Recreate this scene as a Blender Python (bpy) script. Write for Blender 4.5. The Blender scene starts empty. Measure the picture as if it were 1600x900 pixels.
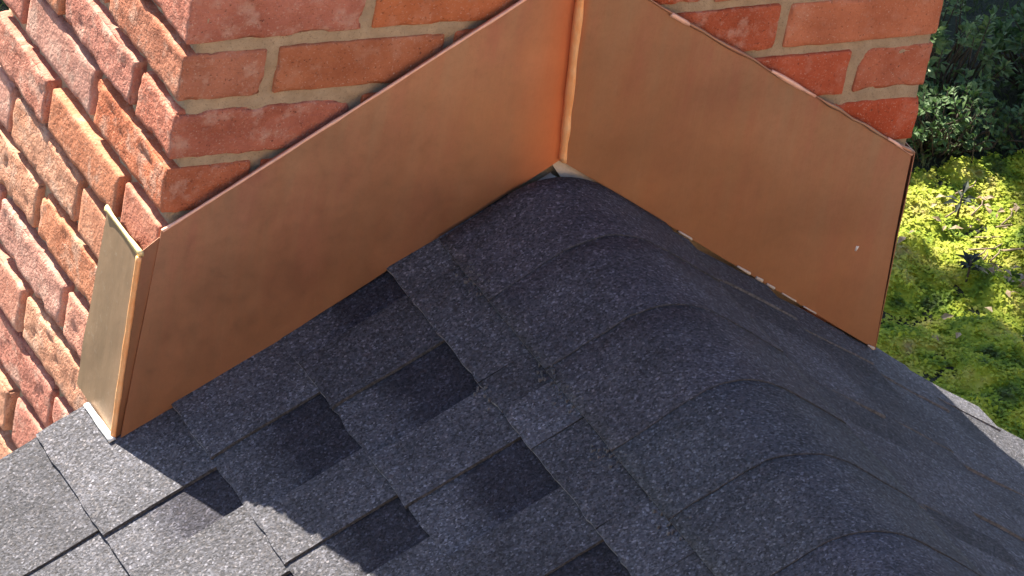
import bpy, math, random
import numpy as np
from mathutils import Matrix, Vector

# ------------------------------------------------------------------ camera, sky, sun, exposure
sc = bpy.context.scene
COL = sc.collection
RIGHT = Vector((0.88821890, -0.43111863, 0.15875742))
UP = Vector((0.09970961, 0.51822117, 0.84941440))
BACK = Vector((-0.44846982, -0.73863628, 0.50328051))
cam_d = bpy.data.cameras.new("camera")
cam = bpy.data.objects.new("camera", cam_d)
COL.objects.link(cam)
M3 = Matrix((RIGHT, UP, BACK)).transposed()
M4 = M3.to_4x4()
M4.translation = Vector((-2.02983, -4.06391, 2.56685))
cam.matrix_world = M4
cam_d.sensor_width = 36.0
cam_d.lens = 7835.16 / 1600 * 36.0
cam_d.clip_start = 0.05
cam_d.clip_end = 500
sc.camera = cam

SUN_EL = math.radians(46)
AZ = 0.235                                   # plan ratio dx/dy of the light's travel
hn = math.hypot(AZ, 1)
TO_SUN = Vector((-AZ / hn * math.cos(SUN_EL), 1 / hn * math.cos(SUN_EL), math.sin(SUN_EL)))
world = bpy.data.worlds.new("World")
sc.world = world
world.use_nodes = True
wn = world.node_tree
bg = wn.nodes["Background"]
sky = wn.nodes.new("ShaderNodeTexSky")
sky.sky_type = 'NISHITA'
sky.sun_disc = False
sky.sun_elevation = SUN_EL
sky.sun_rotation = math.atan2(TO_SUN.x, TO_SUN.y)
wn.links.new(sky.outputs[0], bg.inputs[0])
bg.inputs[1].default_value = 0.068
sky.dust_density = 1.0
sky.ozone_density = 1.8
sun_d = bpy.data.lights.new("sun", 'SUN')
sun_d.energy = 5.0
sun_d.angle = math.radians(0.5)
sun_d.color = (1.0, 0.92, 0.77)
sun = bpy.data.objects.new("sun", sun_d)
COL.objects.link(sun)
sun.rotation_euler = TO_SUN.to_track_quat('Z', 'Y').to_euler()
sun.location = (-3, 12, 14)
sc.view_settings.view_transform = 'Standard'
sc.view_settings.look = 'None'
sc.view_settings.gamma = 1
sc.view_settings.exposure = 1.88

rnd = random.Random(7)
nr = np.random.default_rng(11)

# ------------------------------------------------------------------ helpers
def _hash(ix, iy, iz, seed):
    h = (ix.astype(np.int64) * 374761393 + iy.astype(np.int64) * 668265263 + iz.astype(np.int64) * 2147483647 + seed * 974634777) & 0xFFFFFFFF
    h = ((h ^ (h >> 13)) * 1274126177) & 0xFFFFFFFF
    h = (h ^ (h >> 16)) & 0xFFFFFFFF
    return h / 4294967295.0

def vnoise(P, scale, seed=0):
    """smooth value noise in [-1, 1]"""
    Q = np.asarray(P, float) * scale + 1000.0
    I = np.floor(Q)
    F = Q - I
    F = F * F * (3 - 2 * F)
    out = 0
    for dx in (0, 1):
        for dy in (0, 1):
            for dz in (0, 1):
                w = (F[:, 0] if dx else 1 - F[:, 0]) * (F[:, 1] if dy else 1 - F[:, 1]) * (F[:, 2] if dz else 1 - F[:, 2])
                out = out + w * _hash(I[:, 0] + dx, I[:, 1] + dy, I[:, 2] + dz, seed)
    return out * 2 - 1

def mesh_from(name, V, F, mats, smooth=True, fmat=None, sharp=None):
    me = bpy.data.meshes.new(name)
    me.from_pydata([tuple(map(float, v)) for v in V], [], [tuple(map(int, f)) for f in F])
    for m in mats:
        me.materials.append(m)
    if fmat is not None:
        me.polygons.foreach_set("material_index", np.asarray(fmat, dtype=np.int32))
    if smooth:
        me.polygons.foreach_set("use_smooth", np.ones(len(me.polygons), dtype=bool))
    me.update()
    if sharp is not None:
        me.set_sharp_from_angle(angle=math.radians(sharp))
    return me

def link(name, me, parent=None, loc=(0, 0, 0), rot=(0, 0, 0), color=None):
    o = bpy.data.objects.new(name, me)
    COL.objects.link(o)
    loc = Vector(loc)
    if parent is not None:
        o.parent = parent
        p = parent
        while p is not None:
            loc = loc - p.location
            p = p.parent
    o.location = loc
    o.rotation_euler = rot
    if color is not None:
        o.color = (*color, 1)
    return o

def thing(name, label, cat, loc=(0, 0, 0), group=None):
    o = bpy.data.objects.new(name, None)
    o.empty_display_size = 0.1
    COL.objects.link(o)
    o.location = loc
    o["label"] = label
    o["category"] = cat
    if group:
        o["group"] = group
    return o

def tag(o, label=None, cat=None, group=None, kind=None):
    if label: o["label"] = label
    if cat: o["category"] = cat
    if group: o["group"] = group
    if kind: o["kind"] = kind
    return o

def lattice_box(cx, cy, cz):
    """closed box surface on the lattice of the three coordinate lists: verts, quads"""
    nx, ny, nz = len(cx), len(cy), len(cz)
    idx, V, F = {}, [], []
    def vid(i, j, k):
        key = (i, j, k)
        if key not in idx:
            idx[key] = len(V)
            V.append((cx[i], cy[j], cz[k]))
        return idx[key]
    for i in range(nx - 1):
        for j in range(ny - 1):
            F.append((vid(i, j, 0), vid(i, j + 1, 0), vid(i + 1, j + 1, 0), vid(i + 1, j, 0)))
            k = nz - 1
            F.append((vid(i, j, k), vid(i + 1, j, k), vid(i + 1, j + 1, k), vid(i, j + 1, k)))
    for i in range(nx - 1):
        for k in range(nz - 1):
            F.append((vid(i, 0, k), vid(i + 1, 0, k), vid(i + 1, 0, k + 1), vid(i, 0, k + 1)))
            j = ny - 1
            F.append((vid(i, j, k), vid(i, j, k + 1), vid(i + 1, j, k + 1), vid(i + 1, j, k)))
    for j in range(ny - 1):
        for k in range(nz - 1):
            F.append((vid(0, j, k), vid(0, j, k + 1), vid(0, j + 1, k + 1), vid(0, j + 1, k)))
            i = nx - 1
            F.append((vid(i, j, k), vid(i, j + 1, k), vid(i, j + 1, k + 1), vid(i, j, k + 1)))
    return np.array(V, float), F

def boxes_mesh(name, boxes, mats):
    V, F = [], []
    for (x0, x1, y0, y1, z0, z1) in boxes:
        b = len(V)
        V += [(x0, y0, z0), (x1, y0, z0), (x1, y1, z0), (x0, y1, z0), (x0, y0, z1), (x1, y0, z1), (x1, y1, z1), (x0, y1, z1)]
        F += [tuple(b + q for q in f) for f in ((0, 3, 2, 1), (4, 5, 6, 7), (0, 1, 5, 4), (1, 2, 6, 5), (2, 3, 7, 6), (3, 0, 4, 7))]
    return mesh_from(name, V, F, mats, smooth=False)

# ------------------------------------------------------------------ materials
class NT:
    def __init__(self, name):
        self.m = bpy.data.materials.new(name)
        self.m.use_nodes = True
        self.t = self.m.node_tree
        self.b = self.t.nodes["Principled BSDF"]
        self.out = self.t.nodes["Material Output"]
    def n(self, typ, **kw):
        nd = self.t.nodes.new(typ)
        for k, v in kw.items():
            setattr(nd, k, v)
        return nd
    def L(self, a, b):
        self.t.links.new(a, b)
    def coords(self, rand=True, scale=(1, 1, 1)):
        tc = self.n("ShaderNodeTexCoord")
        mp = self.n("ShaderNodeMapping")
        mp.inputs["Scale"].default_value = scale
        self.L(tc.outputs["Object"], mp.inputs["Vector"])
        if rand:
            oi = self.n("ShaderNodeObjectInfo")
            vm = self.n("ShaderNodeVectorMath", operation='SCALE')
            vm.inputs[0].default_value = (37.0, 19.0, 53.0)
            self.L(oi.outputs["Random"], vm.inputs["Scale"])
            self.L(vm.outputs[0], mp.inputs["Location"])
            self.oi = oi
        return mp.outputs[0]
    def noise(self, vec, scale, detail=3, rough=0.55):
        t = self.n("ShaderNodeTexNoise")
        t.inputs["Scale"].default_value = scale
        t.inputs["Detail"].default_value = detail
        t.inputs["Roughness"].default_value = rough
        self.L(vec, t.inputs["Vector"])
        return t.outputs["Fac"]
    def ramp(self, fac, stops, interp='LINEAR'):
        r = self.n("ShaderNodeValToRGB")
        r.color_ramp.interpolation = interp
        el = r.color_ramp.elements
        while len(el) < len(stops):
            el.new(0.5)
        for e, (p, c) in zip(el, stops):
            e.position = p
            e.color = (c, c, c, 1) if not isinstance(c, tuple) else (*c, 1)
        self.L(fac, r.inputs[0])
        return r.outputs[0]
    def mix(self, fac, a, b, blend='MIX'):
        x = self.n("ShaderNodeMix", data_type='RGBA', blend_type=blend)
        x.clamp_factor = True
        for s, v in ((x.inputs[0], fac), (x.inputs[6], a), (x.inputs[7], b)):
            if isinstance(v, (int, float)): s.default_value = v
            elif isinstance(v, tuple): s.default_value = (*v, 1)
            else: self.L(v, s)
        return x.outputs[2]
    def math(self, op, a, b=None, clamp=False):
        x = self.n("ShaderNodeMath", operation=op)
        x.use_clamp = clamp
        for s, v in zip(x.inputs, (a, b)):
            if v is None: continue
            if isinstance(v, (int, float)): s.default_value = v
            else: self.L(v, s)
        return x.outputs[0]
    def bump(self, h, dist, strength=1.0, prev=None):
        x = self.n("ShaderNodeBump")
        x.inputs["Strength"].default_value = strength
        x.inputs["Distance"].default_value = dist
        self.L(h, x.inputs["Height"])
        if prev is not None:
            self.L(prev, x.inputs["Normal"])
        return x.outputs[0]
    def done(self, color=None, rough=None, normal=None, metallic=None, spec=None):
        for key, v in (("Base Color", color), ("Roughness", rough), ("Metallic", metallic), ("Specular IOR Level", spec)):
            if v is None: continue
            s = self.b.inputs[key]
            if isinstance(v, tuple): s.default_value = (*v, 1)
            elif isinstance(v, (int, float)): s.default_value = v
            else: self.L(v, s)
        if normal is not None:
            self.L(normal, self.b.inputs["Normal"])
        return self.m

def mat_brick(name, crinkle, worn=0.7):
    t = NT(name)
    v = t.coords()
    base = t.oi.outputs["Color"]
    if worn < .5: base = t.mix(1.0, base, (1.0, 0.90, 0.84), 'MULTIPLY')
    dark = t.mix(1.0, base, (0.74, 0.66, 0.63), 'MULTIPLY')
    c = t.mix(t.ramp(t.noise(v, 22, 4), [(0.38, 0.0), (0.68, 1.0)]), base, dark)
    pale = t.mix(0.55, base, (0.62, 0.47, 0.38))
    c = t.mix(t.math('MULTIPLY', t.ramp(t.noise(v, 34, 5, 0.65), [(0.52, 0.0), (0.66, 1.0)]), worn), c, pale)
    c = t.mix(t.math('MULTIPLY', t.ramp(t.noise(v, 260, 3, 0.7), [(0.60, 0.0), (0.72, 1.0)]), 0.75), c, (0.05, 0.022, 0.018))
    c = t.mix(t.math('MULTIPLY', t.ramp(t.noise(v, 420, 2, 0.6), [(0.60, 0.0), (0.75, 1.0)]), 0.5), c, (0.66, 0.52, 0.43))
    h1 = t.ramp(t.noise(v, 170, 4, 0.6), [(0.35, 0.0), (0.62, 1.0)])
    n1 = t.bump(h1, 0.0013 * crinkle, 0.7)
    n2 = t.bump(t.noise(v, 380, 3, 0.65), 0.0011 * crinkle, 0.8, n1)
    return t.done(c, 0.92, n2, spec=0.2)

def mat_mortar():
    t = NT("mortar")
    v = t.coords(False)
    c = t.ramp(t.noise(v, 40, 5, 0.65), [(0.3, (0.34, 0.25, 0.165)), (0.7, (0.50, 0.385, 0.265))])
    c = t.mix(t.ramp(t.noise(v, 500, 2), [(0.58, 0.0), (0.7, 0.6)]), c, (0.20, 0.15, 0.10))
    n = t.bump(t.noise(v, 220, 4, 0.7), 0.002, 0.9)
    return t.done(c, 0.95, n, spec=0.15)

def granules(t, v, base):
    """asphalt granules: small cells of differing grey"""
    vo = t.n("ShaderNodeTexVoronoi")
    vo.inputs["Scale"].default_value = 420
    t.L(v, vo.inputs["Vector"])
    sep = t.n("ShaderNodeSeparateColor")
    t.L(vo.outputs["Color"], sep.inputs[0])
    k = t.ramp(sep.outputs[0], [(0.0, 0.46), (0.35, 0.8), (0.75, 1.08), (0.93, 1.5), (1.0, 2.3)])
    k2 = t.ramp(t.noise(v, 230, 3, 0.7), [(0.3, 0.72), (0.7, 1.3)])
    k3 = t.ramp(t.noise(v, 14, 5, 0.65), [(0.3, 0.76), (0.7, 1.22)])
    c = t.mix(1.0, base, k, 'MULTIPLY')
    c = t.mix(1.0, c, k2, 'MULTIPLY')
    c = t.mix(1.0, c, k3, 'MULTIPLY')
    hue = t.mix(t.ramp(sep.outputs[1], [(0.55, 0.0), (0.9, 0.5)]), (1.0, 1.0, 1.0), (1.12, 1.0, 0.84))
    c = t.mix(1.0, c, hue, 'MULTIPLY')
    h = t.math('ADD', sep.outputs[2], t.math('MULTIPLY', t.noise(v, 260, 3, 0.7), 1.6))
    n = t.bump(h, 0.0022, 1.0)
    return c, n

def mat_shingle():
    t = NT("shingle_granules")
    v = t.coords()
    c, n = granules(t, v, t.oi.outputs["Color"])
    return t.done(c, 0.88, n, spec=0.3)

def mat_shingle_slot():
    """lower layer of a laminated shingle: a printed dark granule band near its top that blends out"""
    t = NT("shingle_granules_banded")
    v = t.coords()
    tc = t.n("ShaderNodeTexCoord")
    sp = t.n("ShaderNodeSeparateXYZ")
    t.L(tc.outputs["Object"], sp.inputs[0])
    ax = t.math('ABSOLUTE', sp.outputs[0])
    wob = t.math('MULTIPLY', t.math('SUBTRACT', t.noise(v, 60, 4), 0.5), 0.035)
    f = t.ramp(t.math('ADD', ax, wob), [(0.035, 0.0), (0.068, 1.0)])
    base = t.mix(f, t.oi.outputs["Color"], t.mix(1.0, t.oi.outputs["Color"], (0.40, 0.39, 0.44), 'MULTIPLY'))
    c, n = granules(t, v, base)
    return t.done(c, 0.9, n, spec=0.25)

def mat_asphalt_edge():
    t = NT("asphalt_edge")
    v = t.coords()
    c = t.ramp(t.noise(v, 240, 3, 0.7), [(0.32, (0.022, 0.021, 0.022)), (0.5, (0.055, 0.053, 0.055)), (0.7, (0.12, 0.115, 0.12))])
    n = t.bump(t.noise(v, 300, 3), 0.001, 0.8)
    return t.done(c, 0.85, n)

def mat_copper(name="dull_copper", tone=1.0):
    t = NT(name)
    v = t.coords(False)
    vs = t.coords(False, (1, 1, 0.14))
    c = t.ramp(t.noise(vs, 34, 5, 0.62), [(0.28, (0.49, 0.345, 0.25)), (0.5, (0.53, 0.305, 0.215)), (0.72, (0.52, 0.235, 0.19))])
    c = t.mix(t.ramp(t.noise(v, 9, 4, 0.6), [(0.42, 0.0), (0.66, 0.4)]), c, (0.45, 0.30, 0.20))
    c = t.mix(t.ramp(t.noise(v, 260, 3, 0.7), [(0.62, 0.0), (0.75, 0.3)]), c, (0.24, 0.14, 0.09))
    sp = t.n("ShaderNodeSeparateXYZ")
    t.L(v, sp.inputs[0])
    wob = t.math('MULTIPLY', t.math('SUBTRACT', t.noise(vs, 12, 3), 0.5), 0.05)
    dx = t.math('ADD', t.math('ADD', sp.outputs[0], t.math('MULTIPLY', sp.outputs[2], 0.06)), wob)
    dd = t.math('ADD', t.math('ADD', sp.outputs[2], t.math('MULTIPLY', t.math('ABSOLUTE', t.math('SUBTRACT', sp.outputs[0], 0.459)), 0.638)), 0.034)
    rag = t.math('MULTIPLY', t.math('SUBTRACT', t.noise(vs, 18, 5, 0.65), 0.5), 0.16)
    low_tone = t.ramp(t.math('ADD', dd, rag), [(0.02, 0.85), (0.12, 0.65), (0.30, 0.0)])
    c = t.mix(low_tone, c, (0.39, 0.195, 0.105))  # browner towards the sloping lower edge, with a ragged boundary
    mot = t.ramp(t.noise(v, 110, 8, 0.8), [(0.46, 0.0), (0.70, 0.30)])
    c = t.mix(mot, c, (0.30, 0.185, 0.115))
    pale = t.ramp(t.noise(vs, 70, 5, 0.7), [(0.60, 0.0), (0.80, 0.10)])
    c = t.mix(pale, c, (0.62, 0.44, 0.32))
    seam_glow = t.ramp(dx, [(0.385, 0.0), (0.445, 0.55), (0.463, 0.55), (0.474, 0.0)])
    c = t.mix(seam_glow, c, (0.66, 0.20, 0.08))  # reflected orange glow of the seam, put into the copper colour
    r = t.math('MULTIPLY_ADD', t.noise(v, 40, 7, 0.75), 0.4)
    r.node.inputs[2].default_value = 0.36
    n = t.bump(t.noise(v, 16, 2), 0.004, 0.25)
    n = t.bump(t.noise(t.coords(False, (1, 1, 0.05)), 420, 2), 0.0003, 0.3, n)
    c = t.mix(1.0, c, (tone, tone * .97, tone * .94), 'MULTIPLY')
    return t.done(c, r, n, 0.86)

def mat_bright_copper():
    t = NT("bright_copper")
    v = t.coords(False)
    c = t.ramp(t.noise(v, 60, 4), [(0.3, (0.97, 0.40, 0.14)), (0.7, (1.0, 0.55, 0.26))])
    n = t.bump(t.noise(v, 120, 3), 0.002, 0.6)
    return t.done(c, 0.4, n, 0.1)

def mat_grey_copper():
    t = NT("weathered_copper")
    v = t.coords(False)
    vs = t.coords(False, (1, 1, 0.2))
    c = t.ramp(t.noise(vs, 40, 4, 0.6), [(0.3, (0.35, 0.24, 0.16)), (0.7, (0.45, 0.30, 0.20))])
    c = t.mix(t.ramp(t.noise(v, 120, 4, 0.7), [(0.60, 0.0), (0.75, 0.5)]), c, (0.55, 0.47, 0.39))
    n = t.bump(t.noise(v, 30, 3), 0.003, 0.3)
    return t.done(c, 0.5, n, 0.6)

def mat_plain(name, col, rough, metallic=0.0, var=0.25, scale=80, bump=0.0008):
    t = NT(name)
    v = t.coords(False)
    d = tuple(x * (1 - var) for x in col)
    l = tuple(min(1, x * (1 + var)) for x in col)
    c = t.ramp(t.noise(v, scale, 4, 0.6), [(0.3, d), (0.7, l)])
    return t.done(c, rough, t.bump(t.noise(v, scale * 3, 3), bump, 0.7), metallic)

def mat_leaf(name, cols, trans=0.35, rough=0.5, scale=55):
    t = NT(name)
    v = t.coords(False)
    stops = [(0.30 + 0.40 * i / (len(cols) - 1), c) for i, c in enumerate(cols)]
    c = t.ramp(t.noise(v, scale, 3, 0.7), stops)
    t.done(c, rough)
    tr = t.n("ShaderNodeBsdfTranslucent")
    t.L(c, tr.inputs["Color"])
    mx = t.n("ShaderNodeMixShader")
    mx.inputs[0].default_value = trans
    t.L(t.b.outputs[0], mx.inputs[1])
    t.L(tr.outputs[0], mx.inputs[2])
    t.L(mx.outputs[0], t.out.inputs["Surface"])
    return t.m

BRICK = mat_brick("brick_clay", 0.75)
BRICK_ROUGH = mat_brick("brick_sandy", 1.15)
BRICK_FRONT = mat_brick("brick_smooth_red", 0.6, 0.3)
MORTAR = mat_mortar()
SHINGLE = mat_shingle()
SLOT = mat_shingle_slot()
EDGE = mat_asphalt_edge()
BUTT_WORN = mat_plain("pale_butt_edge", (0.21, 0.20, 0.21), 0.9, 0.0, 0.7, 160)
BUTT = mat_plain("worn_butt_edge", (0.13, 0.125, 0.13), 0.9, 0.0, 0.6, 200)
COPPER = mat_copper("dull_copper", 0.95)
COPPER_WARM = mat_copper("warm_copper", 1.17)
BRIGHT = mat_bright_copper()
GREYCU = mat_grey_copper()
WHITE = mat_plain("white_metal", (0.82, 0.81, 0.78), 0.45, 0.0, 0.06)
SEALANT = mat_plain("pale_membrane", (0.62, 0.52, 0.43), 0.7, 0.0, 0.12)
BOARD = mat_plain("painted_board", (0.55, 0.53, 0.49), 0.7, 0.0, 0.1)
SIDING = mat_plain("wall_render", (0.40, 0.37, 0.33), 0.9, 0.0, 0.15)
SOIL = mat_plain("dark_soil", (0.035, 0.026, 0.018), 0.95, 0.0, 0.5, 25, 0.01)
BARK = mat_plain("bark", (0.06, 0.045, 0.03), 0.9, 0.0, 0.4, 60, 0.003)

# ------------------------------------------------------------------ measures
W, D = 0.921, 0.475
H = 0.0677                                  # brick course
XR, ZR, ML, MR = 0.4575, -0.0357, 0.6187, 0.6399   # ridge line and the two roof slopes
GZ = -4.0                                   # garden level
def zleft(x): return ZR + ML * (x - XR)
def zright(x): return ZR - MR * (x - XR)

# ------------------------------------------------------------------ chimney
chimney = thing("chimney", "red brick chimney rising through the roof edge, tan mortar, rough sunlit left side", "chimney", (W / 2, D / 2, GZ))

# mortar core: set back on the sunlit side, almost flush on the shaded front
def axis(a, b, step):
    n = max(2, int(round((b - a) / step)) + 1)
    return list(np.linspace(a, b, n))
cz = axis(-1.0, 0.42, 0.006)
V, F = lattice_box(axis(0.0130, W - 0.006, 0.009), axis(0.0030, D - 0.006, 0.012), cz)
amp = 0.0016 * vnoise(V, 60, 3) + 0.0012 * vnoise(V, 150, 4)
front = V[:, 1] < 0.0035
V[front, 1] += amp[front] * 0.9
lf = V[:, 0] < 0.0135
V[lf, 0] += amp[lf] * 1.6
link("mortar", mesh_from("mortar", V, F, [MORTAR]), chimney, (0, 0, 0))
link("chimney_base", boxes_mesh("chimney_base", [(0.012, W - 0.012, 0.012, D - 0.012, GZ - 0.2, -1.002)], [MORTAR]), chimney)
link("chimney_core", boxes_mesh("chimney_core", [(0.012, W - 0.012, 0.012, D - 0.012, 0.422, 1.65)], [MORTAR]), chimney)

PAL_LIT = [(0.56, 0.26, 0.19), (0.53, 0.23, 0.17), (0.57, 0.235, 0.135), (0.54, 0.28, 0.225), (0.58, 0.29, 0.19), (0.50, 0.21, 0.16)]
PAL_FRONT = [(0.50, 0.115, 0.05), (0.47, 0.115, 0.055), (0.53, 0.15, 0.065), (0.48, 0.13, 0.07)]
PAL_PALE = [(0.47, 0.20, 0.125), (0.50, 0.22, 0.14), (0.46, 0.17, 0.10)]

def dense(a, b, fine, lo, hi):
    """coordinates from a to b: fine steps within lo of a and hi of b, coarse between"""
    s = [a, a + 0.0018]
    x = a + 0.0018
    b_end, b = b, b - 0.0018
    while x < b - 1e-9:
        near = (x - a) < lo or (b - x) < hi + fine * 2
        x = min(b, x + (fine if near else 0.028))
        if b - x < fine * 0.4: x = b
        s.append(x)
    s.append(b_end)
    return s

def make_brick(x0, x1, y0, y1, z0, z1, seed, faces, rough, color):
    """one brick; faces says which sides are looked at (f front, l left, r right) and need fine facets"""
    sx, sy, sz = x1 - x0, y1 - y0, z1 - z0
    fine = 0.0052
    big = 9.0
    cx = dense(-sx / 2, sx / 2, fine, big if 'f' in faces else (0.02 if 'l' in faces else 0.006), big if 'f' in faces else (0.02 if 'r' in faces else 0.006))
    cy = dense(-sy / 2, sy / 2, fine, big if ('l' in faces) else (0.02 if 'f' in faces else 0.006), big if 'l' in faces else 0.006)
    cz = dense(-sz / 2, sz / 2, fine, big, big)
    V, F = lattice_box(cx, cy, cz)
    hs = np.array([sx, sy, sz]) / 2
    r = 0.0024 + 0.0012 * (seed % 3) / 2
    q = np.clip(V, -(hs - r), hs - r)
    d = V - q
    # chipped arrises: the rounding radius grows in places
    L = np.linalg.norm(d, axis=1)
    n = d / np.maximum(L, 1e-9)[:, None]
    V = q + n * r
    off = np.array([seed * 1.37, seed * 0.71, seed * 2.11])
    P = V + off
    edge = np.clip((np.sort(np.abs(n), axis=1)[:, 1]) / 0.7, 0, 1)
    k = 1.9 if rough else 0.8
    disp = 0.0009 * vnoise(P, 18, 1) + 0.0004 * k * vnoise(P, 60, 2) + 0.0005 * k * vnoise(P, 130, 3)
    chip = np.clip(vnoise(P, 48, 5) - 0.15, 0, 1) * 0.0085 * edge * (1.25 if rough else 0.7)
    pit = np.clip(vnoise(P, 75, 9) - 0.55, 0, 1) * 0.008 * (1 if rough else 0.35)
    V = V + n * (disp - chip - pit)[:, None]
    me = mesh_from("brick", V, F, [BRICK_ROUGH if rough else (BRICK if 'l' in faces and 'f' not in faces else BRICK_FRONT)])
    jr = random.Random(seed)
    rot = (jr.uniform(-.008, .008), jr.uniform(-.010, .010), jr.uniform(-.008, .008))
    return link("brick", me, chimney, ((x0 + x1) / 2, (y0 + y1) / 2, (z0 + z1) / 2), rot, color)

J = 0.0122                                   # joint width
def front_joints(k):
    st = 0.2048
    if k % 2:   # header at the left corner
        return [0, 0.1016] + [0.1016 + st * i for i in (1, 2, 3)] + [W]
    return [0, 0.2068] + [0.2068 + 0.2045 * i for i in (1, 2)] + [W - 0.1016, W]
def left_joints(k):
    if k % 2:
        return [0, 0.2040, 0.4070, D]
    return [0, 0.1016, 0.3068, D]
def copper_top(x):
    return -0.078 + 0.6383 * max(x, 0) if x < 0.457 else 0.213 - 0.628 * (x - 0.457)

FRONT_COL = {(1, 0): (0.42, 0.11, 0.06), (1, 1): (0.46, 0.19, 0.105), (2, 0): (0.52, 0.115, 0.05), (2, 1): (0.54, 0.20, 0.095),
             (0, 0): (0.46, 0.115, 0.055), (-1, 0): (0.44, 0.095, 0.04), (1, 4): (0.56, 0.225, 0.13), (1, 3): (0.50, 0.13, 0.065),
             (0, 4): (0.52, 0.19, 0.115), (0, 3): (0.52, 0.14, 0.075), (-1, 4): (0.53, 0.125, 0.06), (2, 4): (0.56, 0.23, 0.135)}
ROUGH_LEFT = {(1, 0), (0, 1), (-1, 0), (-3, 1), (-2, 2), (-4, 0), (2, 0)}
seed = 0
for k in range(-12, 6):
    z0, z1 = k * H + J / 2, (k + 1) * H - J / 2
    fj, lj = front_joints(k), left_joints(k)
    prow = random.Random(k * 31 + 5)
    dz = prow.uniform(-.0012, .0012)
    # left face, corner brick first
    for i in range(len(lj) - 1):
        seed += 1
        jr = random.Random(seed * 17)
        y0 = lj[i] + (J / 2 if i else 0)
        y1 = lj[i + 1] - (J / 2 if i < len(lj) - 2 else 0)
        if i == 0:
            x1 = fj[1] - J / 2
            faces = 'fl'
        else:
            x1 = 0.1016
            faces = 'l'
        proud = jr.uniform(-.0035, .003)
        x0 = 0 if i == 0 else proud
        rough = (k, i) in ROUGH_LEFT or jr.random() < 0.45
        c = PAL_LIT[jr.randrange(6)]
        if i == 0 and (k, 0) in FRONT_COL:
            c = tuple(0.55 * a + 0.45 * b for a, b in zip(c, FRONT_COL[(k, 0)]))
        if i and k < -6 and z0 > -9: rough = jr.random() < 0.3
        make_brick(x0, x1, y0, y1 , z0 + dz + jr.uniform(-.0015, .0015), z1 + dz + jr.uniform(-.0015, .0015), seed, faces, rough, c)
    # front face beyond the corner brick, only where it rises above the copper
    for i in range(1, len(fj) - 1):
        x0 = fj[i] + J / 2
        last = i == len(fj) - 2
        x1 = fj[i + 1] - (0 if last else J / 2)
        top = max(z1 - copper_top(x0), z1 - copper_top(x1))
        if top < -0.01 and not last:
            continue
        if k < -6:
            continue
        seed += 1
        jr = random.Random(seed * 13)
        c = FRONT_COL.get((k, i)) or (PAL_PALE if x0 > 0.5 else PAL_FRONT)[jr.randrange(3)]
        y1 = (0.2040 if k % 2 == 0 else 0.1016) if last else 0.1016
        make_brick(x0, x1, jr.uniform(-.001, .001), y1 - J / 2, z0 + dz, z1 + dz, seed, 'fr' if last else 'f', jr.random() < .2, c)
    # right face
    if k >= -6:
        ys = [0.2040, 0.4070, D] if k % 2 == 0 else [0.1016, 0.3068, D]
        for i in range(2):
            seed += 1
            make_brick(W - 0.1016, W, ys[i] + J / 2, ys[i + 1] - (J / 2 if i == 0 else 0), z0 + dz, z1 + dz, seed, 'r', False, PAL_PALE[seed % 3])
# brickwork above the picture: plain blocks joined in one part
bx = []
for k in range(6, 24):
    z0, z1 = k * H + J / 2, (k + 1) * H - J / 2
    fj, lj = front_joints(k), left_joints(k)
    for i in range(len(fj) - 1):
        a = fj[i] + (J / 2 if i else 0); b = fj[i + 1] - (J / 2 if i < len(fj) - 2 else 0)
        bx.append((a, b, 0, 0.1, z0, z1))
        bx.append((a, b, D - 0.1, D, z0, z1))
    for i in range(len(lj) - 1):
        a = max(lj[i], 0.1) + J / 2; b = min(lj[i + 1], D - 0.1) - J / 2
        if b - a > 0.02:
            bx.append((0, 0.1, a, b, z0, z1))
            bx.append((W - 0.1, W, a, b, z0, z1))
up = link("upper_brickwork", boxes_mesh("upper_brickwork", bx, [BRICK]), chimney, color=(0.42, 0.14, 0.08))
up["kind"] = "stuff"

# ------------------------------------------------------------------ copper flashing
flash = thing("copper_flashing", "dull brown copper flashing with a pointed centre seam wrapped round the chimney foot", "flashing", (XR, -0.013, ZR))

def sheet(name, cols, rows, bot, top, yfun, mat, thick=0.0016):
    """a bent metal sheet: bot(u), top(u) give (x, z); yfun(u, v, x, z) its front face"""
    V, F = [], []
    for side in (0, 1):
        for i in range(cols + 1):
            u = i / cols
            (xb, zb), (xt, zt) = bot(u), top(u)
            for j in range(rows + 1):
                v = j / rows
                x, z = xb + (xt - xb) * v, zb + (zt - zb) * v
                V.append((x, yfun(u, v, x, z) + side * thick, z))
    n = (cols + 1) * (rows + 1)
    def q(i, j, s=0): return s * n + i * (rows + 1) + j
    for i in range(cols):
        for j in range(rows):
            F.append((q(i, j), q(i + 1, j), q(i + 1, j + 1), q(i, j + 1)))
            F.append((q(i, j, 1), q(i, j + 1, 1), q(i + 1, j + 1, 1), q(i + 1, j, 1)))
    for i in range(cols):
        F.append((q(i, 0, 1), q(i + 1, 0, 1), q(i + 1, 0), q(i, 0)))
        F.append((q(i, rows), q(i + 1, rows), q(i + 1, rows, 1), q(i, rows, 1)))
    for j in range(rows):
        F.append((q(0, j), q(0, j + 1), q(0, j + 1, 1), q(0, j, 1)))
        F.append((q(cols, j, 1), q(cols, j + 1, 1), q(cols, j + 1), q(cols, j)))
    return mesh_from(name, V, F, [mat], sharp=35)

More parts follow.
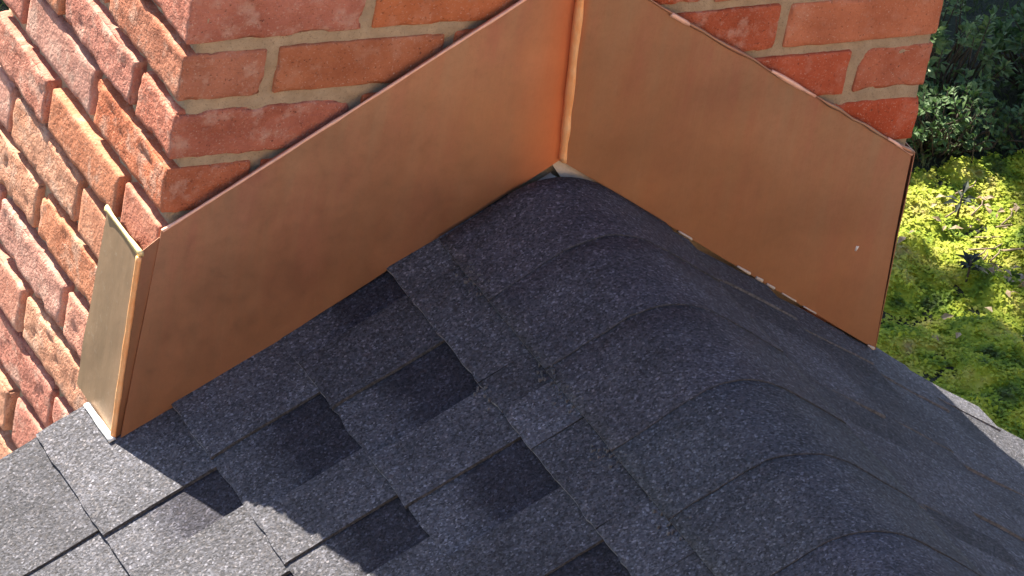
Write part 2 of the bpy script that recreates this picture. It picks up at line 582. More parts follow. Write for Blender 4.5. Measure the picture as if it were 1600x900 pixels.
def warp(x, z):
    P = np.array([[x, 0.3, z]])
    return float(0.0016 * vnoise(P, 7, 21)[0] + 0.0009 * vnoise(P, 17, 22)[0])
def lerp2(a, b, u): return (a[0] + (b[0] - a[0]) * u, a[1] + (b[1] - a[1]) * u)
APEX = (0.4590, -0.0335)
PEAK = (0.4440, 0.2090)
LB, LT = (-0.0165, -0.3330), (-0.0010, -0.0745)
RB, RT = (0.9250, -0.3340), (0.9165, -0.0720)
yl = lambda u, v, x, z: -0.0095 + warp(x, z) - 0.004 * (1 - v) ** 3
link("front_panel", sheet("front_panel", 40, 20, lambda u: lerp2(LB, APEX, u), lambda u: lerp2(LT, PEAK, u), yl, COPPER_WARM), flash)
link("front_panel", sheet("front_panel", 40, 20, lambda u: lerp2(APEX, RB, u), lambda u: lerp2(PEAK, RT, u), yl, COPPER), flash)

def ribbon(name, pts, w, h, mat, wob=0.0, seed=1, nrm=(0, -1, 0), segs=6):
    """a rounded metal strip along pts: w wide across the sheet, h proud along nrm"""
    P = [Vector(p) for p in pts]
    out = []
    for a, b in zip(P[:-1], P[1:]):
        m = max(2, int((b - a).length / 0.006))
        out += [a.lerp(b, i / m) for i in range(m)]
    out.append(P[-1])
    N = Vector(nrm)
    V, F = [], []
    for i, p in enumerate(out):
        t = (out[min(i + 1, len(out) - 1)] - out[max(i - 1, 0)]).normalized()
        s = t.cross(N).normalized()
        f = 1 + wob * float(vnoise(np.array([[i * .31, seed, 0]]), 1.0, 31)[0])
        sh = wob * 0.0016 * float(vnoise(np.array([[i * .13, seed, 5]]), 1.0, 32)[0])
        for k in range(segs + 1):
            a = math.pi * k / segs
            V.append(p + s * (math.cos(a) * w / 2 * f + sh) + N * (math.sin(a) ** 0.7 * h * f))
    n = segs + 1
    for i in range(len(out) - 1):
        for k in range(segs):
            F.append((i * n + k, i * n + k + 1, (i + 1) * n + k + 1, (i + 1) * n + k))
        F.append((i * n + segs, i * n, (i + 1) * n, (i + 1) * n + segs))
    F.append(tuple(range(n - 1, -1, -1)))
    F.append(tuple((len(out) - 1) * n + k for k in range(n)))
    return mesh_from(name, V, F, [mat])

yy = -0.0104
link("centre_seam", ribbon("centre_seam", [(APEX[0] + .0020, -0.0135, APEX[1] + .001), (0.4565, -0.0115, 0.03), (0.4500, yy, 0.12), (PEAK[0], yy, PEAK[1])], 0.0078, 0.010, BRIGHT, 0.12, 3), flash)
def hem(name, a, b, w, mat, wob, seed):
    return link(name, ribbon(name, [(a[0], yy, a[1]), (b[0], yy, b[1])], w, 0.0024, mat, wob, seed), flash)
HEMM = mat_plain("worn_copper_edge", (0.92, 0.52, 0.38), 0.42, 0.2, 0.15)
hem("top_hem", LT, PEAK, 0.0036, HEMM, 0.3, 5)
hp = [(lerp2(PEAK, RT, q / 26)[0], yy, lerp2(PEAK, RT, q / 26)[1] + rnd.uniform(-.0011, .0011)) for q in range(27)]
link("top_hem", ribbon("top_hem", hp, 0.0042, 0.0024, COPPER, 0.5, 6), flash)
for (u0, u1) in ((0.255, 0.31), (0.555, 0.69), (0.92, 1.0)):
    a, b = lerp2(PEAK, RT, u0), lerp2(PEAK, RT, u1)
    hem("worn_hem_edge", (a[0], a[1] - .001), (b[0], b[1] - .001), 0.0040, HEMM, 0.6, int(u0 * 100))
# left return: strip round the corner, bright fold, side panel
def sheet3(name, cols, rows, c00, c10, c01, c11, mat, off, amp=0.0012, sd=41):
    """bilinear metal sheet between four corners, off = thickness vector"""
    c00, c10, c01, c11, off = map(Vector, (c00, c10, c01, c11, off))
    V, F = [], []
    nrm = off.normalized()
    for s in (0, 1):
        for i in range(cols + 1):
            for j in range(rows + 1):
                u, v = i / cols, j / rows
                p = (c00 * (1 - u) + c10 * u) * (1 - v) + (c01 * (1 - u) + c11 * u) * v
                p = p + nrm * amp * float(vnoise(np.array([[p.x, p.y, p.z]]), 22, sd)[0]) + off * s
                V.append(p)
    n = (cols + 1) * (rows + 1)
    def q(i, j, s=0): return s * n + i * (rows + 1) + j
    for i in range(cols):
        for j in range(rows):
            F.append((q(i, j), q(i + 1, j), q(i + 1, j + 1), q(i, j + 1)))
            F.append((q(i, j, 1), q(i, j + 1, 1), q(i + 1, j + 1, 1), q(i + 1, j, 1)))
    for i in range(cols):
        F.append((q(i, 0, 1), q(i + 1, 0, 1), q(i + 1, 0), q(i, 0)))
        F.append((q(i, rows), q(i + 1, rows), q(i + 1, rows, 1), q(i, rows, 1)))
    for j in range(rows):
        F.append((q(0, j), q(0, j + 1), q(0, j + 1, 1), q(0, j, 1)))
        F.append((q(cols, j, 1), q(cols, j + 1, 1), q(cols, j + 1), q(cols, j)))
    return mesh_from(name, V, F, [mat], sharp=35)
link("corner_strip", sheet3("corner_strip", 4, 24, (-0.0225, -0.0085, -0.3345), (-0.0110, -0.0085, -0.3325), (-0.0205, -0.0070, -0.100), (0.0030, -0.0072, -0.080), COPPER, (0.0010, 0.0014, 0), 0.0006), flash)
link("corner_fold", ribbon("corner_fold", [(-0.0225, -0.0070, -0.3350), (-0.0218, -0.0060, -0.20), (-0.0212, -0.0060, -0.106)], 0.0070, 0.0035, BRIGHT, 0.08, 9, (-0.75, -0.66, 0)), flash)
link("side_panel", sheet3("side_panel", 14, 20, (-0.0205, 0.1040, -0.3340), (-0.0215, -0.0060, -0.3360), (-0.0190, 0.0910, -0.1085), (-0.0200, -0.0060, -0.1060), GREYCU, (0.0015, 0, 0), 0.0014), flash)
link("side_hem", ribbon("side_hem", [(-0.0190, 0.0925, -0.1075), (-0.0198, -0.0070, -0.1055)], 0.0050, 0.0055, mat_plain("copper_edge_sun_tint", (0.88, 0.70, 0.36), 0.5, 0.3, 0.1), 0.5, 12, (0, 0, 1)), flash)  # copper side hem coloured pale yellow to stand for sunlight on it
link("side_panel", sheet3("side_panel", 8, 16, (0.9265, -0.0130, -0.3350), (0.9275, 0.0950, -0.3350), (0.9215, -0.0098, -0.0730), (0.9250, 0.0900, -0.0730), COPPER, (-0.0012, 0, 0), 0.001, 44), flash)
# white base flange at the left foot, pale membrane in the gap under the point, specks of sealant
link("base_flange", ribbon("base_flange", [(-0.0262, 0.0600, zleft(-0.0262) + 0.0020), (-0.0250, -0.0130, zleft(-0.0250) + 0.0020)], 0.0080, 0.0035, WHITE, 0.15, 15, (-0.45, 0, 0.89)), flash)
mv = [(0.4525, -0.0080, -0.0400), (0.4600, -0.0080, -0.0330), (0.520, -0.0080, -0.0715), (0.470, -0.0080, -0.062), (0.4525, -0.003, -0.0400), (0.4600, -0.003, -0.0330), (0.520, -0.003, -0.0715), (0.470, -0.003, -0.062)]
link("exposed_membrane", mesh_from("exposed_membrane", mv, [(0, 3, 1), (3, 2, 1), (4, 5, 7), (7, 5, 6), (0, 1, 5, 4), (1, 2, 6, 5), (2, 3, 7, 6), (3, 0, 4, 7)], [SEALANT], False), flash)
for (u0, u1, wd) in ((0.545, 0.585, .0030), (0.605, 0.625, .0045), (0.64, 0.665, .0042), (0.69, 0.735, .0038), (0.76, 0.80, .0022), (0.975, 0.995, .004), (0.36, 0.40, .002)):
    a, b = lerp2(APEX, RB, u0), lerp2(APEX, RB, u1)
    link("sealant_bead", ribbon("sealant_bead", [(a[0], -0.0145, a[1] + .0005), (b[0], -0.0145, b[1] + .0005)], wd, 0.002, SEALANT, 0.5, int(u0 * 1000)), flash)
link("solder_spot", ribbon("solder_spot", [(0.8700, -0.0100, -0.197), (0.8716, -0.0100, -0.191)], 0.0035, 0.0012, WHITE, 0.4, 77), flash)

# ------------------------------------------------------------------ house: walls, deck, shingles, ridge caps
house = thing("house", "house roof of dark grey asphalt shingles with rounded ridge caps below the chimney", "house", (XR, -1.5, GZ))
RAKE_L, RAKE_R, NEAR = 0.064, 0.000, -3.2
XL, XRT = -2.2, 3.1
def prism(name, prof, y0, y1, mats):
    n = len(prof)
    V = [(x, y0, z) for x, z in prof] + [(x, y1, z) for x, z in prof]
    F = [tuple(range(n)), tuple(range(2 * n - 1, n - 1, -1))]
    F += [(i + n, (i + 1) % n + n, (i + 1) % n, i) for i in range(n)]
    return mesh_from(name, V, F, mats, False)
g = 0.0125
link("wall", prism("wall", [(XL + .3, GZ - .1), (XRT - .3, GZ - .1), (XRT - .3, zright(XRT - .3) - .08), (XR, ZR - .08), (XL + .3, zleft(XL + .3) - .08)], NEAR + .2, -0.03, [SIDING]), house)
link("roof_deck", prism("roof_deck", [(XL, zleft(XL) - g), (XL, zleft(XL) - .028), (XR, ZR - .034), (XR, ZR - .020)], NEAR, -0.002, [BOARD]), house)
link("roof_deck", prism("roof_deck", [(XL, zleft(XL) - g), (XL, zleft(XL) - .028), (-0.030, zleft(-0.030) - .028), (-0.030, zleft(-0.030) - g)], 0.0, RAKE_L - .004, [BOARD]), house)
link("roof_deck", prism("roof_deck", [(1.11, zright(1.11) - g), (XR, ZR - .020), (XR, ZR - .034), (1.11, zright(1.11) - .028)], NEAR + .001, RAKE_R - .006, [BOARD]), house)
link("roof_deck", prism("roof_deck", [(XRT, zright(XRT) - g), (1.1105, zright(1.1105) - g), (1.1105, zright(1.1105) - .028), (XRT, zright(XRT) - .028)], NEAR + .001, -.036, [BOARD]), house)

NLEFT = Vector((-ML, 0, 1)).normalized(); DLEFT = Vector((-1, 0, -ML)).normalized()      # normal, down-slope
NRIGHT = Vector((MR, 0, 1)).normalized(); DRIGHT = Vector((1, 0, -MR)).normalized()

def shingle_piece(name, side, xb, ya, yb, seed, mat, thick, color, exposure=0.1385, lift=0.0, lap=0.016, parent=house):
    """one piece of shingle with its butt at plan position xb between ya > yb; object origin on the upper end of the exposed part"""
    N, Dn = (NLEFT, DLEFT) if side == 'L' else (NRIGHT, DRIGHT)
    zf = zleft if side == 'L' else zright
    butt = Vector((xb, 0, zf(xb)))
    top_len = exposure + lap
    ny = max(3, int((ya - yb) / 0.010))
    us = [0, 0.004, 0.03, 0.075, top_len]             # distance up from the butt
    V = []
    for s in (1, 0):
        for i in range(ny + 1):
            y = ya + (yb - ya) * i / ny
            for a, u in enumerate(us):
                P = np.array([[y * 1.0, seed * .77, u]])
                jit = 0.0016 * float(vnoise(P, 90, 51)[0]) + 0.0012 * float(vnoise(P, 30, 52)[0]) if a == 0 else 0
                yj = y
                if i in (0, ny): yj += 0.0010 * float(vnoise(np.array([[u, y, seed]]), 110, 53)[0])
                base = 0.0047 * (1 - (u / exposure)) + lift * (1 - u / exposure) - 0.0072
                wv = (0.0009 if side == 'L' else 0.0024) * float(vnoise(np.array([[y, seed * .3 + xb * 9, u]]), 16 if side == 'L' else 11, 54)[0])
                h = base + wv + (thick if s else 0)
                if s and a == 0: h -= 0.0008
                p = butt - Dn * (u + jit) + N * h
                V.append((p.x, yj, p.z))
    n = len(us)
    m = (ny + 1) * n
    F, fm = [], []
    def q(i, j, s=0): return s * m + i * n + j
    flip = side != 'L'
    def add(f, k):
        F.append(f[::-1] if flip else f); fm.append(k)
    for i in range(ny):
        for j in range(n - 1):
            add((q(i, j), q(i, j + 1), q(i + 1, j + 1), q(i + 1, j)), 0)
            add((q(i, j, 1), q(i + 1, j, 1), q(i + 1, j + 1, 1), q(i, j + 1, 1)), 1)
        add((q(i, 0), q(i + 1, 0), q(i + 1, 0, 1), q(i, 0, 1)), 2)
        add((q(i, n - 1), q(i, n - 1, 1), q(i + 1, n - 1, 1), q(i + 1, n - 1)), 1)
    for j in range(n - 1):
        add((q(0, j), q(0, j, 1), q(0, j + 1, 1), q(0, j + 1)), 1 if side == 'L' else 2)
        add((q(ny, j), q(ny, j + 1), q(ny, j + 1, 1), q(ny, j, 1)), 1 if side == 'L' else 2)
    # origin at the butt so that object x runs up the slope
    o = Vector((xb, 0, zf(xb)))
    V = [(x - o.x, y, z - o.z) for x, y, z in V]
    return link(name, mesh_from(name, V, F, [mat, EDGE, BUTT_WORN if side == 'L' and xb > 0.0 else BUTT], False, fm), parent, o, (0, 0, 0), color)

def grey(jr, k=1.0):
    b = jr.choice([0.080, 0.088, 0.096, 0.103, 0.111]) * k
    return (b * 0.99, b * 0.98, b * 1.16)

LB_X = [0.271, 0.1535, 0.039, -0.0790, -0.1960, -0.3140, -0.4320, -0.5500]
SLOTS = {0: [],
         1: [(0.004, -0.062), (-0.155, -0.250), (-0.343, -0.438), (-0.533, -0.628), (-0.72, -0.81)],
         2: [(-0.119, -0.229), (-0.318, -0.395), (-0.51, -0.60), (-0.70, -0.80)],
         3: [(-0.132, -0.205), (-0.326, -0.420), (-0.56, -0.66), (-0.79, -0.87)],
         4: [(-0.117, -0.215), (-0.33, -0.42), (-0.58, -0.66)],
         5: [(0.02, -0.07), (-0.17, -0.26), (-0.36, -0.45), (-0.60, -0.70)]}
# tone breaks inside a run: (from y, to y, tone)
TONES = {0: [(-0.004, -0.07, 1.12), (-0.07, -0.245, 1.0), (-0.245, -0.30, 0.82), (-0.30, -0.372, 1.30), (-0.372, -0.52, 0.85), (-0.52, -0.62, 1.15), (-0.62, -0.95, .95)]}
Y_END = -0.95
sd = 100
def left_course(ci, xb):
    global sd
    y_hi = RAKE_L if xb < -0.03 else -0.004
    slots = SLOTS.get(ci)
    jr = random.Random(ci * 7 + 3)
    if slots is None:
        slots, y = [], y_hi - jr.uniform(.02, .12)
        while y > Y_END:
            w = jr.uniform(.06, .11)
            slots.append((y, y - w))
            y -= w + jr.uniform(.07, .16)
    y = y_hi
    for (a, b) in slots + [(Y_END, None)]:
        a2 = min(a, y)
        if y - a2 > 0.012:
            runs = [(p, q, t) for (p, q, t) in TONES.get(ci, []) if p <= y + .004 and q >= a2 - .004]
            for p, q, t in (runs or [(y, a2, None)]):
                sd += 1
                shingle_piece("shingle_tab", 'L', xb, min(p, y) - .0004, max(q, a2) + .0004, sd, SHINGLE, 0.0050, grey(jr) if t is None else (.095 * t, .094 * t, .110 * t))
        y = a2
        if b is None: break
        if b < y_hi:
            sd += 1
            shingle_piece("shingle_backing", 'L', xb, min(y, y_hi), b, sd, SLOT if ci < 4 else SHINGLE, 0.0016, grey(jr, .97))
            y = b
for ci, xb in enumerate(LB_X):
    left_course(ci, xb)

RB_X = [0.640, 0.757, 0.874, 0.991, 1.108, 1.225, 1.342]
for ci, xb in enumerate(RB_X):
    jr = random.Random(ci * 11 + 77)
    y_hi = (0.006 if xb < 1.12 else -0.018 if xb < 1.24 else -0.03) if xb > 0.94 else -0.020
    y = y_hi
    first = True
    while y > Y_END:
        w = jr.uniform(.08, .17) * (0.6 if first else 1)
        sd += 1
        shingle_piece("shingle_tab", 'R', xb, y - .0004, max(y - w, Y_END) + .0004, sd, SHINGLE, 0.0034, grey(jr), 0.139, 0.0004)
        y -= w
        if y <= Y_END: break
        w = jr.uniform(.05, .10)
        sd += 1
        shingle_piece("shingle_backing", 'R', xb, y, max(y - w, Y_END), sd, SHINGLE, 0.0017, grey(jr, .85), 0.139, 0.0004)
        y -= w
        first = False

# shingles outside the picture: whole courses joined into one part per slope
def far_courses(side, xs, y_hi_fn, y_lo):
    V, F = [], []
    N, Dn = (NLEFT, DLEFT) if side == 'L' else (NRIGHT, DRIGHT)
    zf = zleft if side == 'L' else zright
    for xb, ya, yb in xs:
        b = Vector((xb, 0, zf(xb)))
        base = len(V)
        for y in (ya, yb):
            for (u, h) in ((0, -.0025), (0, .0018), (.15, -.0032), (.15, -.0078)):
                p = b - Dn * u + N * h
                V.append((p.x, y, p.z))
        fs = [(0, 1, 2, 3), (7, 6, 5, 4), (1, 5, 6, 2), (0, 4, 5, 1), (3, 7, 4, 0), (2, 6, 7, 3)]
        F += [tuple(base + i for i in (f if side == 'L' else f[::-1])) for f in fs]
    me = mesh_from("outer_shingles", V, F, [SHINGLE], False)
    o = link("outer_shingles", me, house, color=(0.095, 0.094, 0.110))
    o["kind"] = "stuff"
rows = [(x, Y_END - .0006, NEAR) for x in LB_X] + [(-0.667 - .1175 * i, RAKE_L, NEAR) for i in range(13)]
far_courses('L', rows, None, NEAR)
rows = [(x, Y_END - .0006, NEAR) for x in RB_X] + [(1.459 + .117 * i, -.031, NEAR) for i in range(14)]
far_courses('R', rows, None, NEAR)

# ridge caps
def cap_profile():
    pts = []
    for x in np.linspace(0.3245, 0.402, 6): pts.append((x, zleft(x)))
    # rounded crown between the two slopes
    x0, x1 = 0.404, 0.526
    z0, z1 = zleft(x0), zright(x1)
    for t in np.linspace(0, 1, 13)[1:-1]:
        # quadratic through the ridge point
        cx, czz = XR + .001, ZR - 0.001
        x = (1 - t) ** 2 * x0 + 2 * t * (1 - t) * cx + t * t * x1
        z = (1 - t) ** 2 * z0 + 2 * t * (1 - t) * czz + t * t * z1
        pts.append((x, z))
    for x in np.linspace(0.526, 0.604, 6): pts.append((x, zright(x)))
    return pts
PROF = cap_profile()
def ridge_cap(yb, length, seed, color, lift):
    us = [0, 0.003, 0.02, 0.06, 0.10, length]
    n = len(PROF)
    nrm = []
    for i in range(n):
        a, b = PROF[max(i - 1, 0)], PROF[min(i + 1, n - 1)]
        t = Vector((b[0] - a[0], b[1] - a[1])).normalized()
        nrm.append((-t.y, t.x))
    V = []
    jr = random.Random(seed)
    skew = jr.uniform(-.012, .012)
    for s in (1, 0):
        for j, u in enumerate(us):
            for i, (x, z) in enumerate(PROF):
                w = i / (n - 1)
                jit = (0.0018 * float(vnoise(np.array([[w * 3, seed, 0]]), 5, 61)[0]) if j == 0 else 0)
                h = 0.0020 + lift * (1 - u / 0.142) + 0.0005 * float(vnoise(np.array([[x, seed * .37, u]]), 22, 62)[0]) + (0.0026 if s else 0)
                ej = 0.0012 * float(vnoise(np.array([[u, seed, w]]), 60, 63)[0]) if i in (0, n - 1) else 0
                V.append((x + nrm[i][0] * h + ej, yb + u + jit + skew * (w - .5), z + nrm[i][1] * h))
    m = len(us) * n
    F, fm = [], []
    def q(j, i, s=0): return s * m + j * n + i
    for j in range(len(us) - 1):
        for i in range(n - 1):
            F.append((q(j, i), q(j, i + 1), q(j + 1, i + 1), q(j + 1, i))); fm.append(0)
            F.append((q(j, i, 1), q(j + 1, i, 1), q(j + 1, i + 1, 1), q(j, i + 1, 1))); fm.append(1)
        F.append((q(j, 0), q(j + 1, 0), q(j + 1, 0, 1), q(j, 0, 1))); fm.append(2)
        F.append((q(j, n - 1), q(j, n - 1, 1), q(j + 1, n - 1, 1), q(j + 1, n - 1))); fm.append(1)
    e = len(us) - 1
    for i in range(n - 1):
        F.append((q(0, i), q(0, i, 1), q(0, i + 1, 1), q(0, i + 1))); fm.append(1)
        F.append((q(e, i), q(e, i + 1), q(e, i + 1, 1), q(e, i, 1))); fm.append(1)
    V = [(x - XR, y - yb, z - ZR) for x, y, z in V]
    me = mesh_from("ridge_cap", V, F, [SHINGLE, EDGE, BUTT], True, fm)
    me.polygons.foreach_set("use_smooth", np.array([k == 0 for k in fm], dtype=bool))
    return link("ridge_cap", me, house, (XR, yb, ZR), (0, 0, 0), color)
butts = [-0.146, -0.287, -0.436, -0.572, -0.712, -0.852, -0.992]
for i, yb in enumerate(butts):
    jr = random.Random(i + 900)
    L = (-0.0205 - yb) if i == 0 else (butts[i - 1] - yb + 0.020)
    ridge_cap(yb, L, 300 + i, tuple(c * (0.97 + .06 * jr.random()) for c in (.092, .091, .108)), 0.0012)
pr = [(x, z + .004) for x, z in PROF] + [(0.60, zright(.60) - .012), (XR, ZR - .03), (0.33, zleft(.33) - .012)]
o = link("outer_ridge_caps", prism("outer_ridge_caps", pr, NEAR, -0.975, [SHINGLE]), house, color=(.095, .094, .110))
o["kind"] = "stuff"
# loose granule crumbs along the cap edge
cr = []
for (x, y, n) in ((0.327, -0.105, 34), (0.322, -0.285, 22), (0.318, -0.435, 22), (0.322, -0.335, 12), (0.265, -0.26, 10), (0.32, -0.57, 14)):
    for _ in range(n):
        px, py = x + nr.normal(0, .006), y + nr.normal(0, .014)
        s = nr.uniform(.0005, .0014)
        z = zleft(px) + 0.0035 + (0.003 if px > 0.3245 else 0)
        cr.append((px - s, px + s, py - s, py + s, z - .003, z + s * .8))
o = link("granule_crumbs", boxes_mesh("granule_crumbs", cr, [mat_plain("pale_granules", (0.13, 0.125, 0.13), .9, 0, .6, 300)]), house)
o["kind"] = "stuff"

# ------------------------------------------------------------------ garden
gs = 60
N = 60
gv, gf = [], []
xs = np.concatenate([np.linspace(-gs, 2.0, 12), np.linspace(2.4, 9, 67), np.linspace(10, gs, 12)])
ysg = np.concatenate([np.linspace(-gs, 2.0, 12), np.linspace(2.4, 9.5, 72), np.linspace(10.5, gs, 12)])
def ground_z(x, y):
    P = np.stack([x, y, np.zeros_like(x)], 1)
    return GZ + 0.035 * vnoise(P, 1.7, 71) + 0.018 * vnoise(P, 5, 72)
GX, GY = np.meshgrid(xs, ysg)
zz = ground_z(GX.ravel(), GY.ravel())
gv = np.stack([GX.ravel(), GY.ravel(), zz], 1)
nx_ = len(xs)
gf = [(j * nx_ + i, j * nx_ + i + 1, (j + 1) * nx_ + i + 1, (j + 1) * nx_ + i) for j in range(len(ysg) - 1) for i in range(nx_ - 1)]
def mat_ground():
    t = NT("garden_ground")
    v = t.coords(False)
    c = t.ramp(t.noise(v, 3, 5, .6), [(0.35, (0.018, 0.015, 0.010)), (0.6, (0.026, 0.036, 0.012))])
    c = t.mix(t.ramp(t.noise(v, 90, 4, .7), [(0.5, 0.0), (0.7, 0.6)]), c, (0.02, 0.016, 0.012))
    return t.done(c, 0.95, t.bump(t.noise(v, 60, 5, .7), .02, .8))
tag(link("ground", mesh_from("ground", gv, gf, [mat_ground()])), kind="structure")

def leaf_cloud(name, P, Dir, size, aspect, mat, nrm_jit=0.6, curl=0.25, parent=None):
    """many small leaves: base points P, growing directions Dir, one mesh of two bent quads each"""
    n = len(P)
    Dir = Dir / np.linalg.norm(Dir, axis=1)[:, None]
    upv = np.tile([0, 0, 1.0], (n, 1)) + nr.normal(0, nrm_jit, (n, 3))
    S = np.cross(Dir, upv); S /= np.maximum(np.linalg.norm(S, axis=1), 1e-6)[:, None]
    Nn = np.cross(S, Dir)
    l = size[:, None]; w = l * aspect
    a = P; b = P + Dir * l * .55 + S * w / 2 + Nn * l * .08; c = P + Dir * l * .55 - S * w / 2 + Nn * l * .08
    mid = P + Dir * l * .5
    tip = P + Dir * l - Nn * l * curl
    V = np.stack([a, b, mid, c, tip], 1).reshape(-1, 3)
    i5 = np.arange(n) * 5
    F = np.concatenate([np.stack([i5, i5 + 1, i5 + 4, i5 + 2], 1), np.stack([i5, i5 + 2, i5 + 4, i5 + 3], 1)])
    me = bpy.data.meshes.new(name)
    me.from_pydata(V.tolist(), [], F.tolist())
    me.materials.append(mat)
    me.update()
    return me

MOSS = mat_leaf("moss_green", [(0.05, 0.085, 0.012), (0.15, 0.24, 0.010), (0.34, 0.40, 0.022), (0.46, 0.46, 0.07), (0.40, 0.33, 0.12)], 0.3, 0.8, 8)
LAWN = mat_leaf("lawn_green", [(0.04, 0.06, 0.02), (0.07, 0.10, 0.03), (0.10, 0.12, 0.045)], 0.35, 0.6, 9)
LEAF_A = mat_leaf("pale_shrub_leaf", [(0.06, 0.12, 0.04), (0.11, 0.19, 0.06), (0.24, 0.31, 0.13)], 0.3, 0.55, 40)
LEAF_B = mat_leaf("dark_shrub_leaf", [(0.04, 0.085, 0.028), (0.065, 0.13, 0.036), (0.10, 0.17, 0.05)], 0.25, 0.65, 30)
LEAF_C = mat_leaf("black_green_leaf", [(0.007, 0.013, 0.007), (0.016, 0.026, 0.012)], 0.1, 0.75, 30)
LEAF_T = mat_leaf("tree_leaf", [(0.04, 0.08, 0.02), (0.07, 0.12, 0.03)], 0.25, 0.5, 4)
DRY = mat_leaf("dry_leaf", [(0.22, 0.14, 0.08), (0.36, 0.26, 0.16), (0.5, 0.40, 0.28)], 0.2, 0.8, 20)

def scatter(n, x0, x1, y0, y1):
    return nr.uniform(x0, x1, n), nr.uniform(y0, y1, n)
def moss_mask(x, y):
    """moss cushions over the plot, thinning into lawn and bare soil"""
    P = np.stack([x, y, x * 0], 1)
    return vnoise(P, 2.2, 81) * .6 + vnoise(P, 6, 82) * .4
def moss_height(x, y):
    P = np.stack([x, y, x * 0], 1)
    return 0.050 * np.clip(vnoise(P, 8, 83) + .25, 0, 1.2) + 0.012 * vnoise(P, 22, 84) + .004 * vnoise(P, 55, 85)
def moss_field(x, y):
    return moss_mask(x, y) * .8 + 0.9 * np.clip((y - 4.66) / .25, -1, 1) - 1.4 * np.clip((y - 5.80) / .15, 0, 2) - 1.5 * np.clip((np.abs(x - 5.3) - 1.6) / .8, 0, 2)
mx_, my_ = np.linspace(2.6, 8.2, 480), np.linspace(4.3, 6.4, 190)
MX, MY = np.meshgrid(mx_, my_)
fx, fy = MX.ravel(), MY.ravel()
fld = moss_field(fx, fy)
mz = ground_z(fx, fy) + np.where(fld > -.2, moss_height(fx, fy) + .004, -.03)
nmx = len(mx_)
MF = [(q_ * nmx + p_, q_ * nmx + p_ + 1, (q_ + 1) * nmx + p_ + 1, (q_ + 1) * nmx + p_) for q_ in range(len(my_) - 1) for p_ in range(nmx - 1) if fld[q_ * nmx + p_] > -.35]
used = np.unique(np.array(MF).ravel())
remap = -np.ones(len(fx), int); remap[used] = np.arange(len(used))
cushion = mesh_from("moss_cushion", np.stack([fx, fy, mz], 1)[used], [[int(remap[q_]) for q_ in f] for f in MF], [MOSS])
x, y = scatter(230000, 2.8, 7.8, 4.4, 6.4)
keep = moss_field(x, y) > -.2
x, y = x[keep], y[keep]
z = ground_z(x, y) + moss_height(x, y) + nr.uniform(-.002, .012, len(x))
Dv = nr.normal(0, 1, (len(x), 3)); Dv[:, 2] = nr.uniform(-.1, .5, len(x))
tips = leaf_cloud("moss", np.stack([x, y, z], 1), Dv, nr.uniform(.010, .020, len(x)), .7, MOSS, .22)
moss = tag(link("moss", tips), "bright yellow-green moss cushions on the garden ground past the chimney", "moss", kind="stuff")
link("moss_cushion", cushion, moss)["kind"] = "stuff"
x, y = scatter(150000, 0.5, 10.5, 2.6, 9.5)
keep = moss_field(x, y) < -.1
x, y = x[keep], y[keep]
z = ground_z(x, y)
Dv = nr.normal(0, .35, (len(x), 3)); Dv[:, 2] = np.abs(Dv[:, 2]) + .5
tag(link("grass", leaf_cloud("grass", np.stack([x, y, z], 1), Dv, nr.uniform(.02, .045, len(x)), .22, LAWN)),
    "short dark green grass in the shade beyond the roof edge", "grass", kind="stuff")

def stem_tubes(name, segs, mat):
    V, F = [], []
    for (a, b, ra, rb) in segs:
        a, b = Vector(a), Vector(b)
        t = (b - a).normalized()
        s = t.orthogonal().normalized(); u = t.cross(s)
        i0 = len(V)
        for c, r in ((a, ra), (b, rb)):
            for k in range(5):
                an = 2 * math.pi * k / 5
                V.append(c + s * math.cos(an) * r + u * math.sin(an) * r)
        for k in range(5):
            F.append((i0 + k, i0 + (k + 1) % 5, i0 + 5 + (k + 1) % 5, i0 + 5 + k))
        F.append(tuple(i0 + 4 - k for k in range(5))); F.append(tuple(i0 + 5 + k for k in range(5)))
    return mesh_from(name, V, F, [mat])

def shrub(label, cx, cy, rx, ry, hgt, nst, leaf_len, mat, seed, per=16):
    """upright shrub: many stems, each ending in whorls of small oval leaves"""
    jr = np.random.default_rng(seed)
    gz = float(ground_z(np.array([cx]), np.array([cy]))[0])
    root = thing("shrub", label, "shrub", (cx, cy, gz))
    segs, LP, LD, LS = [], [], [], []
    for s in range(nst):
        a = jr.uniform(0, 2 * math.pi); r = math.sqrt(jr.uniform(0, 1))
        tx, ty = cx + math.cos(a) * r * rx, cy + math.sin(a) * r * ry
        tz = gz + hgt * (1 - .55 * r * r) * jr.uniform(.55, 1.05)
        b = np.array([cx + (tx - cx) * .35, cy + (ty - cy) * .35, gz - .01])
        t = np.array([tx, ty, tz])
        mid = b * .5 + t * .5 + jr.normal(0, .02, 3)
        segs += [(b, mid, .004, .003), (mid, t, .003, .0012)]
        ax = (t - mid) / np.linalg.norm(t - mid)
        for k in range(per):
            f = 1 - .55 * (k / per)
            p = mid + (t - mid) * f if k < per * .7 else b + (mid - b) * jr.uniform(.4, 1)
            d = jr.normal(0, 1, 3); d -= ax * (d @ ax); d /= np.linalg.norm(d)
            LP.append(p); LD.append(d + ax * (jr.uniform(.5, 1.3) if k < 6 else jr.uniform(-.1, .7))); LS.append(leaf_len * jr.uniform(.65, 1.15))
    link("stem", stem_tubes("stem", [(tuple(a), tuple(b), c, d) for a, b, c, d in segs], BARK), root)
    lv = link("leaves", leaf_cloud("leaves", np.array(LP), np.array(LD), np.array(LS), .5, mat, .45, .12), root)
    lv["kind"] = "stuff"
    return root
shrub("sunlit shrub with small pale green leaves just behind the right edge of the chimney", 5.48, 6.26, .22, .20, .40, 80, .034, LEAF_A, 5, 18)
